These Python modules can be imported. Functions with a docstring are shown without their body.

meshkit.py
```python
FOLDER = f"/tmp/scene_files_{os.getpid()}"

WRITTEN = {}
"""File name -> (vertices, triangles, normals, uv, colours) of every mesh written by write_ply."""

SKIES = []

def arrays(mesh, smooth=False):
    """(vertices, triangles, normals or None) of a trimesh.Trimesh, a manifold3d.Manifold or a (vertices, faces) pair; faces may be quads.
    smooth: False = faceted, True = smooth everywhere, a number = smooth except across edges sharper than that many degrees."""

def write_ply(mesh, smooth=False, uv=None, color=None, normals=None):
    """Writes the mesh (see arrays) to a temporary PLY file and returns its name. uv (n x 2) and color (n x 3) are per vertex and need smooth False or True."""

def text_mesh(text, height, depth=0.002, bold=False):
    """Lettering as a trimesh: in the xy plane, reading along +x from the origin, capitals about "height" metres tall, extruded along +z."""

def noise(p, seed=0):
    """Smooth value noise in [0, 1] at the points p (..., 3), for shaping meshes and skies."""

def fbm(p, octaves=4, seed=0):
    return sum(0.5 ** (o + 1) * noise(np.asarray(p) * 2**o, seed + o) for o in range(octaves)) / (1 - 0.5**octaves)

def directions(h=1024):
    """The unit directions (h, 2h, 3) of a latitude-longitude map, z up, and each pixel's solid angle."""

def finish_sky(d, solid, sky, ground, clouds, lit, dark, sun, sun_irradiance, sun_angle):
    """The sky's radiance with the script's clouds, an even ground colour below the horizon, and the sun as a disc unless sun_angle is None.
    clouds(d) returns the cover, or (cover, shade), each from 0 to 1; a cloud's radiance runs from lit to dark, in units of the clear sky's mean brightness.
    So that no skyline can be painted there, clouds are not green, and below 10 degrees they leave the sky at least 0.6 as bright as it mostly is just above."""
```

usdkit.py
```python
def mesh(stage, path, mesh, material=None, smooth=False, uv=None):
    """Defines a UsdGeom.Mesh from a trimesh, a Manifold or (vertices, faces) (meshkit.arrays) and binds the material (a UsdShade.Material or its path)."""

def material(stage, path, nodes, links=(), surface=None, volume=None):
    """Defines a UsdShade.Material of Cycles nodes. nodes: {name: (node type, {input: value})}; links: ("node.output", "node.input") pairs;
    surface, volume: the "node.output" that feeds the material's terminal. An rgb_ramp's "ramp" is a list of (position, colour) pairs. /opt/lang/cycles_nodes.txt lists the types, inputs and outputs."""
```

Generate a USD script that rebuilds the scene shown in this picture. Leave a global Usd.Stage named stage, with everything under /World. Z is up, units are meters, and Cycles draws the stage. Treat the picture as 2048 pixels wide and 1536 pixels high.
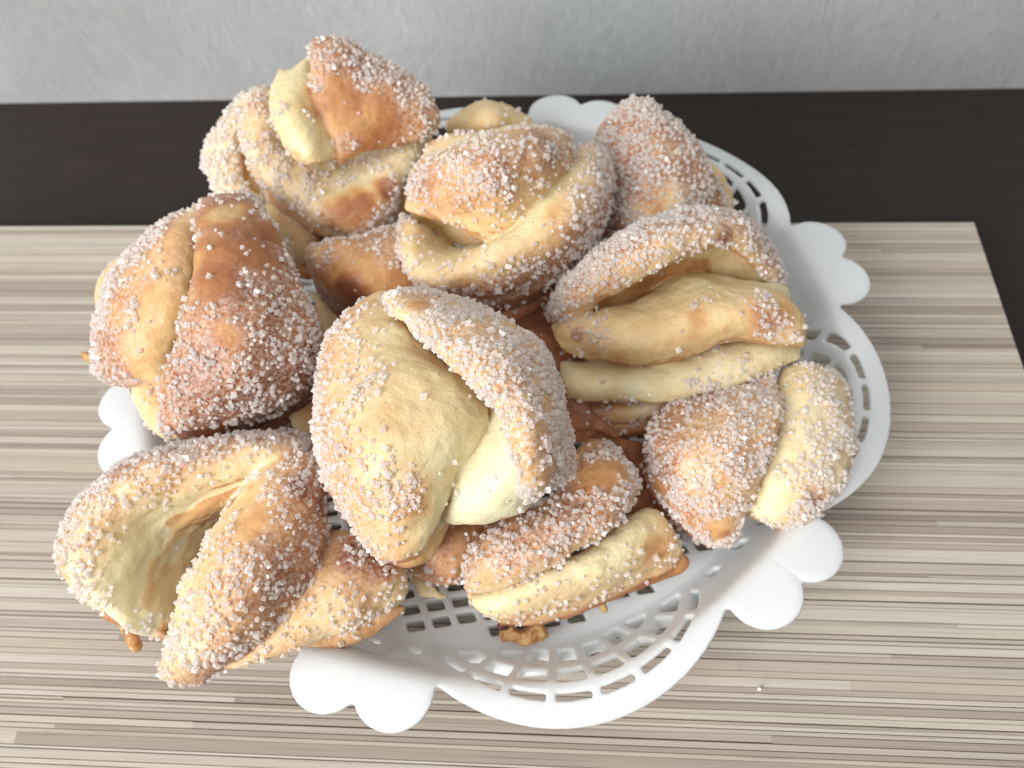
import math
import numpy as np, trimesh, usdkit, meshkit
from scipy.spatial import cKDTree
from scipy.interpolate import RectBivariateSpline
from scipy.ndimage import distance_transform_edt
from pxr import Usd, UsdGeom, UsdLux, UsdShade, Sdf, Gf, Vt

stage = Usd.Stage.CreateInMemory()
UsdGeom.SetStageUpAxis(stage, UsdGeom.Tokens.z)
UsdGeom.SetStageMetersPerUnit(stage, 1.0)
UsdGeom.Xform.Define(stage, "/World")
MM = 0.001
# ------------------------------------------------------------------ camera (lengths below in mm)
FOC, CX, CY, CAM_H = 1639.0, 1024.0, 768.0, 232.0
ax = np.array([.9977, .0093, -.0683]); ax /= np.linalg.norm(ax)
ay = np.array([.044, -.849, .526]); ay -= ax * (ax @ ay); ay /= np.linalg.norm(ay)
az = np.cross(ax, ay)
ROT = np.stack([ax, ay, az], 1)                 # world -> camera (x right, y down, z forward)
EYE = np.array([0, 0, CAM_H])
cam = UsdGeom.Camera.Define(stage, "/World/camera")
m = np.eye(4)
m[0, :3], m[1, :3], m[2, :3], m[3, :3] = ROT[0], -ROT[1], -ROT[2], EYE * MM
cam.AddTransformOp().Set(Gf.Matrix4d(m.tolist()))
cam.CreateFocalLengthAttr(4.0)
cam.CreateHorizontalApertureAttr(4.0 * 2048 / FOC)
cam.CreateVerticalApertureAttr(4.0 * 1536 / FOC)
cam.CreateClippingRangeAttr(Gf.Vec2f(0.005, 50))
cam.CreateFStopAttr(2.4)
cam.CreateFocusDistanceAttr(0.172)
cam.CreateExposureAttr(0.28)

# ------------------------------------------------------------------ light: a window behind the photographer, and light off the ceiling
def rect_light(name, pos, target, w, h, power, color):
    l = UsdLux.RectLight.Define(stage, "/World/" + name)
    p, t = np.array(pos, float), np.array(target, float)
    z = p - t; z /= np.linalg.norm(z)
    x = np.cross([0, 0, 1.0], z) if abs(z[2]) < .99 else np.array([1.0, 0, 0]); x /= np.linalg.norm(x)
    y = np.cross(z, x)
    mm = np.eye(4); mm[0, :3], mm[1, :3], mm[2, :3], mm[3, :3] = x, y, z, p
    l.AddTransformOp().Set(Gf.Matrix4d(mm.tolist()))
    l.CreateWidthAttr(w); l.CreateHeightAttr(h)
    l.CreateIntensityAttr(power); l.CreateColorAttr(Gf.Vec3f(*color))
    return l
rect_light("window_light", (-1.0, -1.0, .85), (0, .14, .03), 1.0, 1.1, 10.6, (1.0, .985, .968))
rect_light("ceiling_light", (0.2, -0.1, 2.0), (0.0, .14, .0), 2.6, 2.6, 1.35, (1.0, .99, .975))

# ------------------------------------------------------------------ helpers
def at(px, py, h):
    """the point of the scene h mm above the board that the ray through photograph pixel (px, py) meets"""
    d = np.stack([(np.asarray(px) - CX) / FOC, (np.asarray(py) - CY) / FOC, np.ones_like(np.asarray(px, float))], -1) @ ROT
    t = (np.asarray(h) - CAM_H) / d[..., 2]
    return EYE + d * t[..., None]
def project(p):
    c = (p - EYE) @ ROT.T
    return np.stack([CX + FOC * c[:, 0] / c[:, 2], CY + FOC * c[:, 1] / c[:, 2]], 1), c[:, 2]
USED = {}
def numbered(path):
    n = USED.get(path, 0); USED[path] = n + 1
    return path if n == 0 else f"{path}_{n:03d}"
def tag(prim, label=None, cat=None, group=None, kind=None):
    for k, v in (("label", label), ("category", cat), ("group", group), ("kind", kind)):
        if v: prim.SetCustomDataByKey(k, v)
    return prim
def thing(name, label, cat, group=None, loc=(0, 0, 0)):
    x = UsdGeom.Xform.Define(stage, numbered("/World/" + name))
    x.AddTranslateOp().Set(Gf.Vec3d(*[float(c) * MM for c in loc]))
    return tag(x.GetPrim(), label, cat, group)
def put(name, v, f, mat, parent=None, normals=None, attrs=None, origin=(0, 0, 0)):
    path = numbered((str(parent.GetPath()) if parent else "/World") + "/" + name)
    g = UsdGeom.Mesh.Define(stage, path)
    v = (np.asarray(v, float) - np.asarray(origin, float)) * MM
    g.CreatePointsAttr(Vt.Vec3fArray.FromNumpy(v.astype(np.float32)))
    f = np.asarray(f, np.int32)
    g.CreateFaceVertexCountsAttr(Vt.IntArray.FromNumpy(np.full(len(f), f.shape[1], np.int32)))
    g.CreateFaceVertexIndicesAttr(Vt.IntArray.FromNumpy(f.ravel()))
    g.CreateSubdivisionSchemeAttr("none")
    if normals is not None:
        g.CreateNormalsAttr(Vt.Vec3fArray.FromNumpy(np.asarray(normals, np.float32))); g.SetNormalsInterpolation("vertex")
    for k, a in (attrs or {}).items():
        UsdGeom.PrimvarsAPI(g).CreatePrimvar(k, Sdf.ValueTypeNames.FloatArray, "vertex").Set(Vt.FloatArray.FromNumpy(np.asarray(a, np.float32)))
    UsdShade.MaterialBindingAPI.Apply(g.GetPrim()).Bind(mat)
    return g.GetPrim()
def vertex_normals(v, f):
    n = np.zeros_like(v)
    if f.shape[1] == 4: c = np.cross(v[f[:, 2]] - v[f[:, 0]], v[f[:, 3]] - v[f[:, 1]])
    else: c = np.cross(v[f[:, 1]] - v[f[:, 0]], v[f[:, 2]] - v[f[:, 0]])
    for k in range(f.shape[1]): np.add.at(n, f[:, k], c)
    return n / np.maximum(np.linalg.norm(n, axis=1, keepdims=True), 1e-12)
def take(v, n, f, mask, attrs=None):
    """the faces of mask as a mesh of their own, with the whole mesh's normals"""
    ff = f[mask]; ids, inv = np.unique(ff, return_inverse=True)
    return v[ids], inv.reshape(ff.shape), n[ids], {k: a[ids] for k, a in (attrs or {}).items()}
def surface_nets(d, origin, step):
    """quads of the zero surface of the sampled distance d"""
    s = d < 0
    nx, ny, nz = d.shape
    corners = [(i, j, k) for i in (0, 1) for j in (0, 1) for k in (0, 1)]
    cut = lambda a, c: a[c[0]:nx - 1 + c[0], c[1]:ny - 1 + c[1], c[2]:nz - 1 + c[2]]
    cnt = sum(cut(s, c).astype(np.int8) for c in corners)
    cells = np.argwhere((cnt > 0) & (cnt < 8))
    index = np.full((nx - 1, ny - 1, nz - 1), -1, np.int32)
    index[tuple(cells.T)] = np.arange(len(cells))
    acc, num = np.zeros((len(cells), 3)), np.zeros(len(cells))
    val = {c: d[cells[:, 0] + c[0], cells[:, 1] + c[1], cells[:, 2] + c[2]] for c in corners}
    for a in corners:
        for axis in range(3):
            if a[axis]: continue
            b = list(a); b[axis] = 1; b = tuple(b)
            x = (val[a] < 0) != (val[b] < 0)
            t = val[a][x] / (val[a][x] - val[b][x])
            p = np.repeat([np.array(a, float)], x.sum(), 0); p[:, axis] = t
            acc[x] += p; num[x] += 1
    v = (cells + acc / num[:, None]) * step + origin
    quads = []
    for axis in range(3):
        o1, o2 = [k for k in range(3) if k != axis]
        sl0 = [slice(None)] * 3; sl1 = [slice(None)] * 3
        sl0[axis] = slice(0, -1); sl1[axis] = slice(1, None)
        a, b = s[tuple(sl0)], s[tuple(sl1)]
        e = np.argwhere(a != b)
        e = e[(e[:, o1] > 0) & (e[:, o2] > 0) & (e[:, o1] < d.shape[o1] - 1) & (e[:, o2] < d.shape[o2] - 1)]
        inside = a[tuple(e.T)]
        def cell(u, w):
            q = e.copy(); q[:, o1] -= u; q[:, o2] -= w
            return index[tuple(q.T)]
        q = np.stack([cell(1, 1), cell(0, 1), cell(0, 0), cell(1, 0)], 1)
        flip = inside if axis != 1 else ~inside
        q[~flip] = q[~flip][:, ::-1]
        quads.append(q)
    return v, np.vstack(quads)
def clampramp(x, a, b): return np.clip((x - a) / (b - a), 0, 1)
def smooth01(t): t = np.clip(t, 0, 1); return t * t * (3 - 2 * t)

# ------------------------------------------------------------------ materials
def material(name, nodes, links, surface="p.BSDF"):
    return usdkit.material(stage, "/World/Looks/" + name, nodes, links, surface=surface)
UsdGeom.Scope.Define(stage, "/World/Looks")
def wood(i, c):
    c = np.array(c)
    return material(f"strip_wood_{i}", {
        "g": ("geometry", {}), "oi": ("object_info", {}),
        "mp": ("mapping", {"scale": (9, 1000, 1000)}),
        "n": ("noise_texture", {"scale": 3.0, "detail": 5, "roughness": .65, "dimensions": "4D"}),
        "rw": ("math", {"math_type": "multiply", "value2": 40.0}),
        "r": ("rgb_ramp", {"ramp": [(0.3, tuple(c * .60)), (.45, tuple(c * .92)), (.6, tuple(c)), (.75, tuple(np.minimum(c * 1.14, .9)))]}),
        "mp2": ("mapping", {"scale": (30, 900, 900)}), "n2": ("noise_texture", {"scale": 4.0, "detail": 3}),
        "b": ("bump", {"strength": .25, "distance": .0002}),
        "p": ("principled_bsdf", {"roughness": .5, "specular_ior_level": .35})},
        [("g.position", "mp.vector"), ("mp.vector", "n.vector"), ("oi.random", "rw.value1"), ("rw.value", "n.w"), ("n.fac", "r.fac"), ("r.color", "p.base_color"),
         ("g.position", "mp2.vector"), ("mp2.vector", "n2.vector"), ("n2.fac", "b.height"), ("b.normal", "p.normal")])
TONES = [tuple(np.array(c) * (.97, .985, .99)) for c in [(.50, .44, .37), (.46, .40, .34), (.55, .49, .42), (.42, .35, .295), (.36, .295, .245), (.30, .245, .205), (.49, .41, .335), (.53, .47, .385), (.44, .375, .33), (.39, .315, .27)]]
WOODS = [wood(i, c) for i, c in enumerate(TONES)]
GROOVE = material("strip_joint", {"p": ("principled_bsdf", {"base_color": (.13, .095, .072), "roughness": .7})}, [])
TABLE = material("dark_laminate", {
    "g": ("geometry", {}), "mp": ("mapping", {"scale": (12, 160, 160)}), "n": ("noise_texture", {"scale": 2.5, "detail": 5}),
    "r": ("rgb_ramp", {"ramp": [(.3, (.017, .011, .009)), (.7, (.028, .019, .015))]}),
    "p": ("principled_bsdf", {"roughness": .55, "specular_ior_level": .3})},
    [("g.position", "mp.vector"), ("mp.vector", "n.vector"), ("n.fac", "r.fac"), ("r.color", "p.base_color")])
WALL = material("plaster", {
    "g": ("geometry", {}),
    "nd": ("noise_texture", {"scale": 14.0, "detail": 2}), "dm": ("mix_color", {"blend_type": "add", "fac": .06}),
    "mp": ("mapping", {"scale": (300, 60, 75), "rotation": (0, .35, 0)}),
    "n": ("noise_texture", {"scale": 1.6, "detail": 6, "roughness": .66, "distortion": .25}),
    "veins": ("rgb_ramp", {"ramp": [(.28, (.40, .415, .425)), (.40, (.46, .48, .49)), (.58, (.50, .52, .525)), (.74, (.59, .605, .605))]}),
    "n2": ("noise_texture", {"scale": 5.0, "detail": 4}),
    "warm": ("rgb_ramp", {"ramp": [(.36, (.82, .78, .77)), (.5, (.95, .95, .945)), (.64, (.97, 1.04, 1.03))]}),
    "mx": ("mix_color", {"blend_type": "multiply", "fac": 1.0}),
    "b": ("bump", {"strength": .6, "distance": .0008}),
    "p": ("principled_bsdf", {"roughness": .6, "specular_ior_level": .35})},
    [("g.position", "nd.vector"), ("g.position", "dm.a"), ("nd.color", "dm.b"), ("dm.result", "mp.vector"), ("mp.vector", "n.vector"), ("n.fac", "veins.fac"),
     ("g.position", "n2.vector"), ("n2.fac", "warm.fac"), ("veins.color", "mx.a"), ("warm.color", "mx.b"), ("mx.result", "p.base_color"),
     ("n.fac", "b.height"), ("b.normal", "p.normal")])
PLASTIC = material("white_plastic", {
    "p": ("principled_bsdf", {"base_color": (.76, .80, .82), "roughness": .26, "subsurface_weight": .25, "subsurface_scale": .002, "subsurface_radius": (1, 1, 1)})}, [])
def dough(name, shift=0.0):
    return material(name, {
        "g": ("geometry", {}), "br": ("attribute", {"attribute": "brown"}), "fi": ("attribute", {"attribute": "film"}),
        "n": ("noise_texture", {"scale": 130.0, "detail": 5, "roughness": .6}),
        "nm": ("map_range", {"from_min": .3, "from_max": .7, "to_min": -.09, "to_max": .09}),
        "ad": ("math", {"math_type": "add", "use_clamp": True}),
        "r": ("rgb_ramp", {"ramp": [(0.0, (.80, .72, .47)), (.16, (.81, .67, .39)), (.34, (.77, .53, .265)), (.5, (.64, .35, .145)), (.66, (.43, .18, .070)), (.82, (.25, .085, .036)), (1.0, (.10, .032, .018))]}),
        "n2": ("noise_texture", {"scale": 900.0, "detail": 4, "roughness": .7}),
        "fr": ("map_range", {"from_min": .42, "from_max": .60, "to_min": 0.0, "to_max": 1.0, "clamp": True}),
        "fm": ("math", {"math_type": "multiply"}),
        "mx": ("mix_color", {"b": (.80, .70, .63)}),
        "n3": ("noise_texture", {"scale": 420.0, "detail": 4, "roughness": .6}),
        "b": ("bump", {"strength": .6, "distance": .0008}),
        "p": ("principled_bsdf", {"roughness": .42, "specular_ior_level": .45, "subsurface_weight": .18, "subsurface_scale": .0025, "subsurface_radius": (1.0, .55, .25)})},
        [("g.position", "n.vector"), ("n.fac", "nm.value"), ("br.fac", "ad.value1"), ("nm.result", "ad.value2"), ("ad.value", "r.fac"),
         ("g.position", "n2.vector"), ("n2.fac", "fr.value"), ("fr.result", "fm.value1"), ("fi.fac", "fm.value2"), ("fm.value", "mx.fac"), ("r.color", "mx.a"),
         ("mx.result", "p.base_color"), ("g.position", "n3.vector"), ("n3.fac", "b.height"), ("b.normal", "p.normal")])
DOUGH = dough("baked_dough")
SUGAR = material("sugar", {
    "p": ("principled_bsdf", {"base_color": (.99, .965, .95), "roughness": .12, "ior": 1.5, "transmission_weight": .45, "specular_ior_level": .6}),
    "t": ("translucent_bsdf", {"color": (1.0, .955, .92)}), "m": ("mix_closure", {"fac": .36})},
    [("p.BSDF", "m.closure1"), ("t.BSDF", "m.closure2")], surface="m.closure")
JAM = material("caramelised_filling", {
    "g": ("geometry", {}), "n": ("noise_texture", {"scale": 350.0, "detail": 3}),
    "r": ("rgb_ramp", {"ramp": [(.3, (.30, .13, .05)), (.5, (.46, .25, .09)), (.7, (.56, .38, .17))]}),
    "p": ("principled_bsdf", {"roughness": .42, "subsurface_weight": .3, "subsurface_scale": .002})},
    [("g.position", "n.vector"), ("n.fac", "r.fac"), ("r.color", "p.base_color")])
CRUMB = material("pale_crumb", {"p": ("principled_bsdf", {"base_color": (.82, .78, .70), "roughness": .6})}, [])
BURNT = material("dark_jam", {"p": ("principled_bsdf", {"base_color": (.10, .025, .02), "roughness": .18})}, [])

# ------------------------------------------------------------------ setting: dark table, wall
def box(x0, x1, y0, y1, z0, z1, c=0.0):
    """a box whose upper edges are chamfered by c"""
    if c <= 0:
        b = trimesh.creation.box(bounds=[[x0, y0, z0], [x1, y1, z1]]); return np.array(b.vertices), np.array(b.faces)
    lv = [(x0, x1, y0, y1, z0), (x0, x1, y0, y1, z1 - c), (x0 + c, x1 - c, y0 + c, y1 - c, z1)]
    v = np.array([p for a, b, e, g, z in lv for p in ((a, e, z), (b, e, z), (b, g, z), (a, g, z))])
    f = [(0, 3, 2), (0, 2, 1), (8, 9, 10), (8, 10, 11)]
    for l in (0, 4):
        for k in range(4):
            a, b = l + k, l + (k + 1) % 4
            f += [(a, b, b + 4), (a, b + 4, a + 4)]
    return v, np.array(f)
v, f = box(-900, 900, -500, 314, -50, -20)
tag(put("table", v, f, TABLE), "dark brown table top behind and beside the striped board", None, None, "structure")
v, f = box(-1400, 1400, 314, 364, -700, 1500)
tag(put("wall", v, f, WALL), "pale grey textured plaster wall behind the dark table", None, None, "structure")

# ------------------------------------------------------------------ board of narrow wood strips
rng = np.random.default_rng(7)
board = thing("striped_board", "pale wood strip board with a square corner, under the white basket", "board")
BX0, BX1, BY0, BY1 = -262.0, 147.7, -12.0, 215.6
v, f = box(BX0 + .4, BX1 - .4, BY0 + .4, BY1 - .4, -19.9, -.45)
put("core", v, f, GROOVE, board)
y, last = BY1, -1
while y > BY0 + 1:
    w = min(float(rng.choice([.9, 1.3, 1.8, 2.3, 3.0, 3.8], p=[.18, .26, .24, .17, .10, .05])) * rng.uniform(.85, 1.15), y - BY0)
    cuts = [BX0]
    if rng.random() < .5: cuts.append(rng.uniform(BX0 + 60, BX0 + 210))
    if rng.random() < .36: cuts.append(rng.uniform(BX0 + 230, BX1 - 25))
    cuts.append(BX1)
    for a, b in zip(cuts[:-1], cuts[1:]):
        k = int(rng.choice(len(TONES), p=[.18, .15, .16, .11, .06, .01, .09, .12, .08, .04]))
        if k == last: k = (k + 3) % len(TONES)
        last = k
        z = rng.uniform(-.06, .05)
        g0, g1 = rng.choice([.02, .06, .13, .2], 2, p=[.40, .28, .20, .12])
        v, f = box(a + .02, b - .02, y - w + g0, y - g1, -.6, z, .04)
        t = rng.uniform(-.15, .15, 2) if w > 1.4 else (0, 0)      # strips are not cut quite parallel
        v[:, 1] += np.where(v[:, 1] < y - w / 2, np.interp(v[:, 0], (a, b), np.abs(t)), 0)
        put("strip", v, f, WOODS[k], board)
    y -= w

# ------------------------------------------------------------------ white plastic basket
BC = np.array([-23.4, 142.8]); PH = .293; RN = 108.1; ZN = 27.0; ZS = 24.6; DC, RS = 68.6, 43.8; EL, EA = .054, .196; FLOOR_R, FLOOR_Z = 86.5, 5.0
from shapely.geometry import Point, Polygon, box as sbox
from shapely import affinity, union_all
def pol(r, a): return np.array([r * math.cos(a), r * math.sin(a)])
scal = [Point(*pol(DC, PH + (k + .5) * math.pi / 3)).buffer(RS, 64) for k in range(6)]
pet = []
for k in range(6):
    a = PH + k * math.pi / 3; c = pol(RN - 4.5, a); t = np.array([-math.sin(a), math.cos(a)])
    pet += [Point(*(c + s * 8.1 * t)).buffer(9.2, 48) for s in (-1, 1)]
outline = union_all([Point(0, 0).buffer(92, 96)] + scal + pet)
outline = outline.buffer(-.7, 16).buffer(1.5, 16).buffer(-.8, 16)
holes = []
wallring = Point(0, 0).buffer(200, 96).difference(Point(0, 0).buffer(FLOOR_R + 2.2, 96))
for k in range(6):
    a = PH + (k + .5) * math.pi / 3; c = pol(DC, a)
    cells = []
    for r0, r1, n in ((36.3, 37.9, 0), (29.6, 33.6, 0), (22.2, 27.0, 0)):
        ring = Point(*c).buffer(r1, 96).difference(Point(*c).buffer(r0, 96))
        bars = [affinity.rotate(sbox(c[0], c[1] - 1.2, c[0] + 60, c[1] + 1.2), math.degrees(a) + q * 16.4, origin=tuple(c)) for q in range(-6, 7)]
        cells.append(ring.difference(union_all(bars)))
    wedge = Polygon([(0, 0)] + [tuple(pol(160, a + q)) for q in np.linspace(-.40, .40, 13)])
    h = union_all(cells).intersection(wallring).intersection(wedge)
    holes += [g.buffer(-.35).buffer(.35) for g in getattr(h, "geoms", [h]) if g.area > 1.2]
    ah = PH + k * math.pi / 3
    for s in (-1, 1):
        q = pol(90.5, ah + s * .062)
        holes.append(affinity.rotate(sbox(q[0] - .8, q[1] - 1.7, q[0] + .8, q[1] + 1.7), math.degrees(ah), origin=tuple(q)))
la, lb = np.array([6.7, 1.3]), np.array([1.9, -4.5])
for i in range(-30, 31):
    for j in range(-40, 41):
        q = i * la + j * lb
        if np.linalg.norm(q) < FLOOR_R - 3.6:
            d1, d2 = la * .31, lb * .26
            holes.append(Polygon([tuple(q + d1 + d2), tuple(q + d1 - d2), tuple(q - d1 - d2), tuple(q - d1 + d2)]).buffer(.12))
from PIL import Image, ImageDraw
SS, G, HALF = 4, .5, 122.0
N = int(2 * HALF / G)
im = Image.new("L", (N * SS, N * SS)); dr = ImageDraw.Draw(im)
topx = lambda c: [tuple((np.array(p) + HALF) / G * SS) for p in c]
dr.polygon(topx(outline.exterior.coords), fill=255)
for h in holes:
    for g in getattr(h, "geoms", [h]):
        if not g.is_empty: dr.polygon(topx(g.exterior.coords), fill=0)
on = np.asarray(im).T > 127
sd = (distance_transform_edt(~on) - distance_transform_edt(on)) * G / SS
sd = sd.reshape(N, SS, N, SS).mean((1, 3))
TH, RR = 1.7, .65
tz = np.arange(-4.56, 1.91, .38)
gx_ = (np.arange(N) + .5) * G - HALF
rho = np.hypot(gx_[:, None], gx_[None, :])[:, :, None]
deep = 2.4 * (1 - smooth01((rho - 90) / 9))                        # lattice bars are deeper than the rim is thick
tt = tz[None, None, :]
qx, qy = sd[:, :, None] + RR, np.where(tt > 0, tt - TH / 2, -tt - TH / 2 - deep) + RR
d3 = np.hypot(np.maximum(qx, 0), np.maximum(qy, 0)) + np.minimum(np.maximum(qx, qy), 0) - RR
v, f = surface_nets(d3, np.array([0, 0, 0.0]), 1.0)
v = v * np.array([G, G, .38]) + np.array([-HALF + G / 2, -HALF + G / 2, tz[0]])
PETC = np.array([np.array(p.centroid.coords[0]) for p in pet])
def bowl(p):
    r = np.linalg.norm(p, axis=1); a = np.arctan2(p[:, 1], p[:, 0]) - PH
    w = .5 + .5 * np.cos(6 * a)                                   # 1 at the petals, 0 at the middle of a scallop
    rt = 101.5 - 3.5 * w
    t = (r - FLOOR_R) / (rt - FLOOR_R)
    rise = np.where(t < 0, 0, np.where(t < 1, t * t * (1.9 - .9 * t) , 1.0 + .10 * (1 - np.exp(-(t - 1) * 9))))
    z = FLOOR_Z + (ZS - FLOOR_Z - 1.2) * rise + (ZN - ZS) * w * smooth01((r - 90) / 12)
    droop = np.maximum(0, r - 100.5)
    z = z - .02 * droop ** 2 * (1 - .8 * w)
    dp = np.linalg.norm(p[:, None] - PETC[None], axis=2).min(1)
    z = z - .5 * smooth01((dp - 7) / 4) * smooth01((r - 98) / 5) * w
    return z
e = .4
p2 = v[:, :2]
z0 = bowl(p2); gx = (bowl(p2 + [e, 0]) - bowl(p2 - [e, 0])) / (2 * e); gy = (bowl(p2 + [0, e]) - bowl(p2 - [0, e])) / (2 * e)
nn = np.stack([-gx, -gy, np.ones_like(gx)], 1); nn /= np.linalg.norm(nn, axis=1, keepdims=True)
w = np.column_stack([p2, z0]) + nn * v[:, 2:3]
ca, sa = math.cos(EA), math.sin(EA)
u1, u2 = (w[:, 0] * ca + w[:, 1] * sa) * (1 + EL), -w[:, 0] * sa + w[:, 1] * ca
bv = np.column_stack([u1 * ca - u2 * sa + BC[0], u1 * sa + u2 * ca + BC[1], w[:, 2]])
bv[:, 2] += .0
bn = vertex_normals(bv, f)
basket = thing("lattice_basket", "round white plastic lattice basket with heart shaped rim petals, holding the pastries", "basket")
fc = p2[f].mean(1); fr = np.linalg.norm(fc, axis=1); fa = (np.arctan2(fc[:, 1], fc[:, 0]) - PH) % (2 * math.pi)
heart = np.round(fa / (math.pi / 3)).astype(int) % 6
sector = np.floor(fa / (math.pi / 3)).astype(int) % 6
offh = np.abs((fa + math.pi / 6) % (math.pi / 3) - math.pi / 6)
is_floor = fr < FLOOR_R
rp = np.linalg.norm(fc[:, None] - np.array([pol(DC, PH + (k + .5) * math.pi / 3) for k in range(6)])[None], axis=2)
is_heart = ~is_floor & (fr > 96) & (offh * fr < 16.5 + .0 * fr) & (rp.min(1) > RS - 6)
own = rp[np.arange(len(fr)), sector]
is_rim = ~is_floor & ~is_heart & (own > RS - 6.2)
parts = [("floor_lattice", is_floor)]
for k in range(6):
    parts.append(("heart_petals", is_heart & (heart == k)))
    parts.append(("scallop_rim", is_rim & (sector == k)))
    parts.append(("lattice_wall", ~is_floor & ~is_heart & ~is_rim & (sector == k)))
for name, mask in parts:
    if mask.any():
        pv, pf, pn, _ = take(bv, bn, f, mask); put(name, pv, pf, PLASTIC, basket, pn)

# ------------------------------------------------------------------ pastries
HS = .9                                                            # pile heights below are scaled by this
class Sheet: pass
def sheet(rows, r=3.6, b=.35, s=.5, name="dough_fold", edge=.48, under=0, flat=.9):
    o = Sheet(); o.rows, o.r, o.b, o.s, o.name, o.edge, o.under, o.flat = rows, r * .66, b, s, name, edge, under, flat
    return o
def upsample(grid, nu, nv):
    R, C = grid.shape[:2]
    uu, vv = np.linspace(0, R - 1, nu), np.linspace(0, C - 1, nv)
    return np.stack([RectBivariateSpline(np.arange(R), np.arange(C), grid[..., k], kx=min(3, R - 1), ky=min(2, C - 1))(uu, vv) for k in range(grid.shape[2])], -1)
def samples(sh, view):
    rows = np.array(sh.rows, float)
    R, C = rows.shape[:2]
    rows[..., 2] = rows[..., 2].mean(1, keepdims=True) + sh.flat * (rows[..., 2] - rows[..., 2].mean(1, keepdims=True))
    P = at(view[0] + rows[..., 0] / view[2], view[1] + rows[..., 1] / view[2], rows[..., 2] * HS)
    P = P.mean((0, 1)) + (P - P.mean((0, 1))) * 1.035
    prof = lambda val: np.broadcast_to(np.array([val] * C if np.ndim(val) == 0 else np.interp(np.linspace(0, 1, C), np.linspace(0, 1, len(val)), val)), (R, C))
    b = sh.b if np.ndim(sh.b) == 2 else prof(sh.b)
    s = sh.s if np.ndim(sh.s) == 2 else prof(sh.s)
    grid = np.concatenate([P, np.array(b, float)[..., None], np.array(s, float)[..., None]], -1)
    lu = np.linalg.norm(np.diff(P, axis=0), axis=2).sum(0).max(); lv = np.linalg.norm(np.diff(P, axis=1), axis=2).sum(1).max()
    nu, nv = max(4, int(lu / .75)), max(4, int(lv / .75))
    q = upsample(grid, nu, nv)
    du = np.minimum(np.arange(nu), nu - 1 - np.arange(nu)) * lu / nu; dv = np.minimum(np.arange(nv), nv - 1 - np.arange(nv)) * lv / nv
    e = np.minimum(du[:, None], dv[None, :])
    rad = sh.r * (sh.edge + (1 - sh.edge) * np.sqrt(1 - (1 - np.clip(e / 8.0, 0, 1)) ** 2))
    q = np.concatenate([q, rad[..., None]], -1).reshape(-1, 6)
    off = np.stack([meshkit.fbm(q[:, :3] / 10.0 + 37.7 * k, 2, 5 + k) - .5 for k in range(3)], 1)
    q[:, :3] += off * 2.8
    return q
VOX = .62
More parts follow.
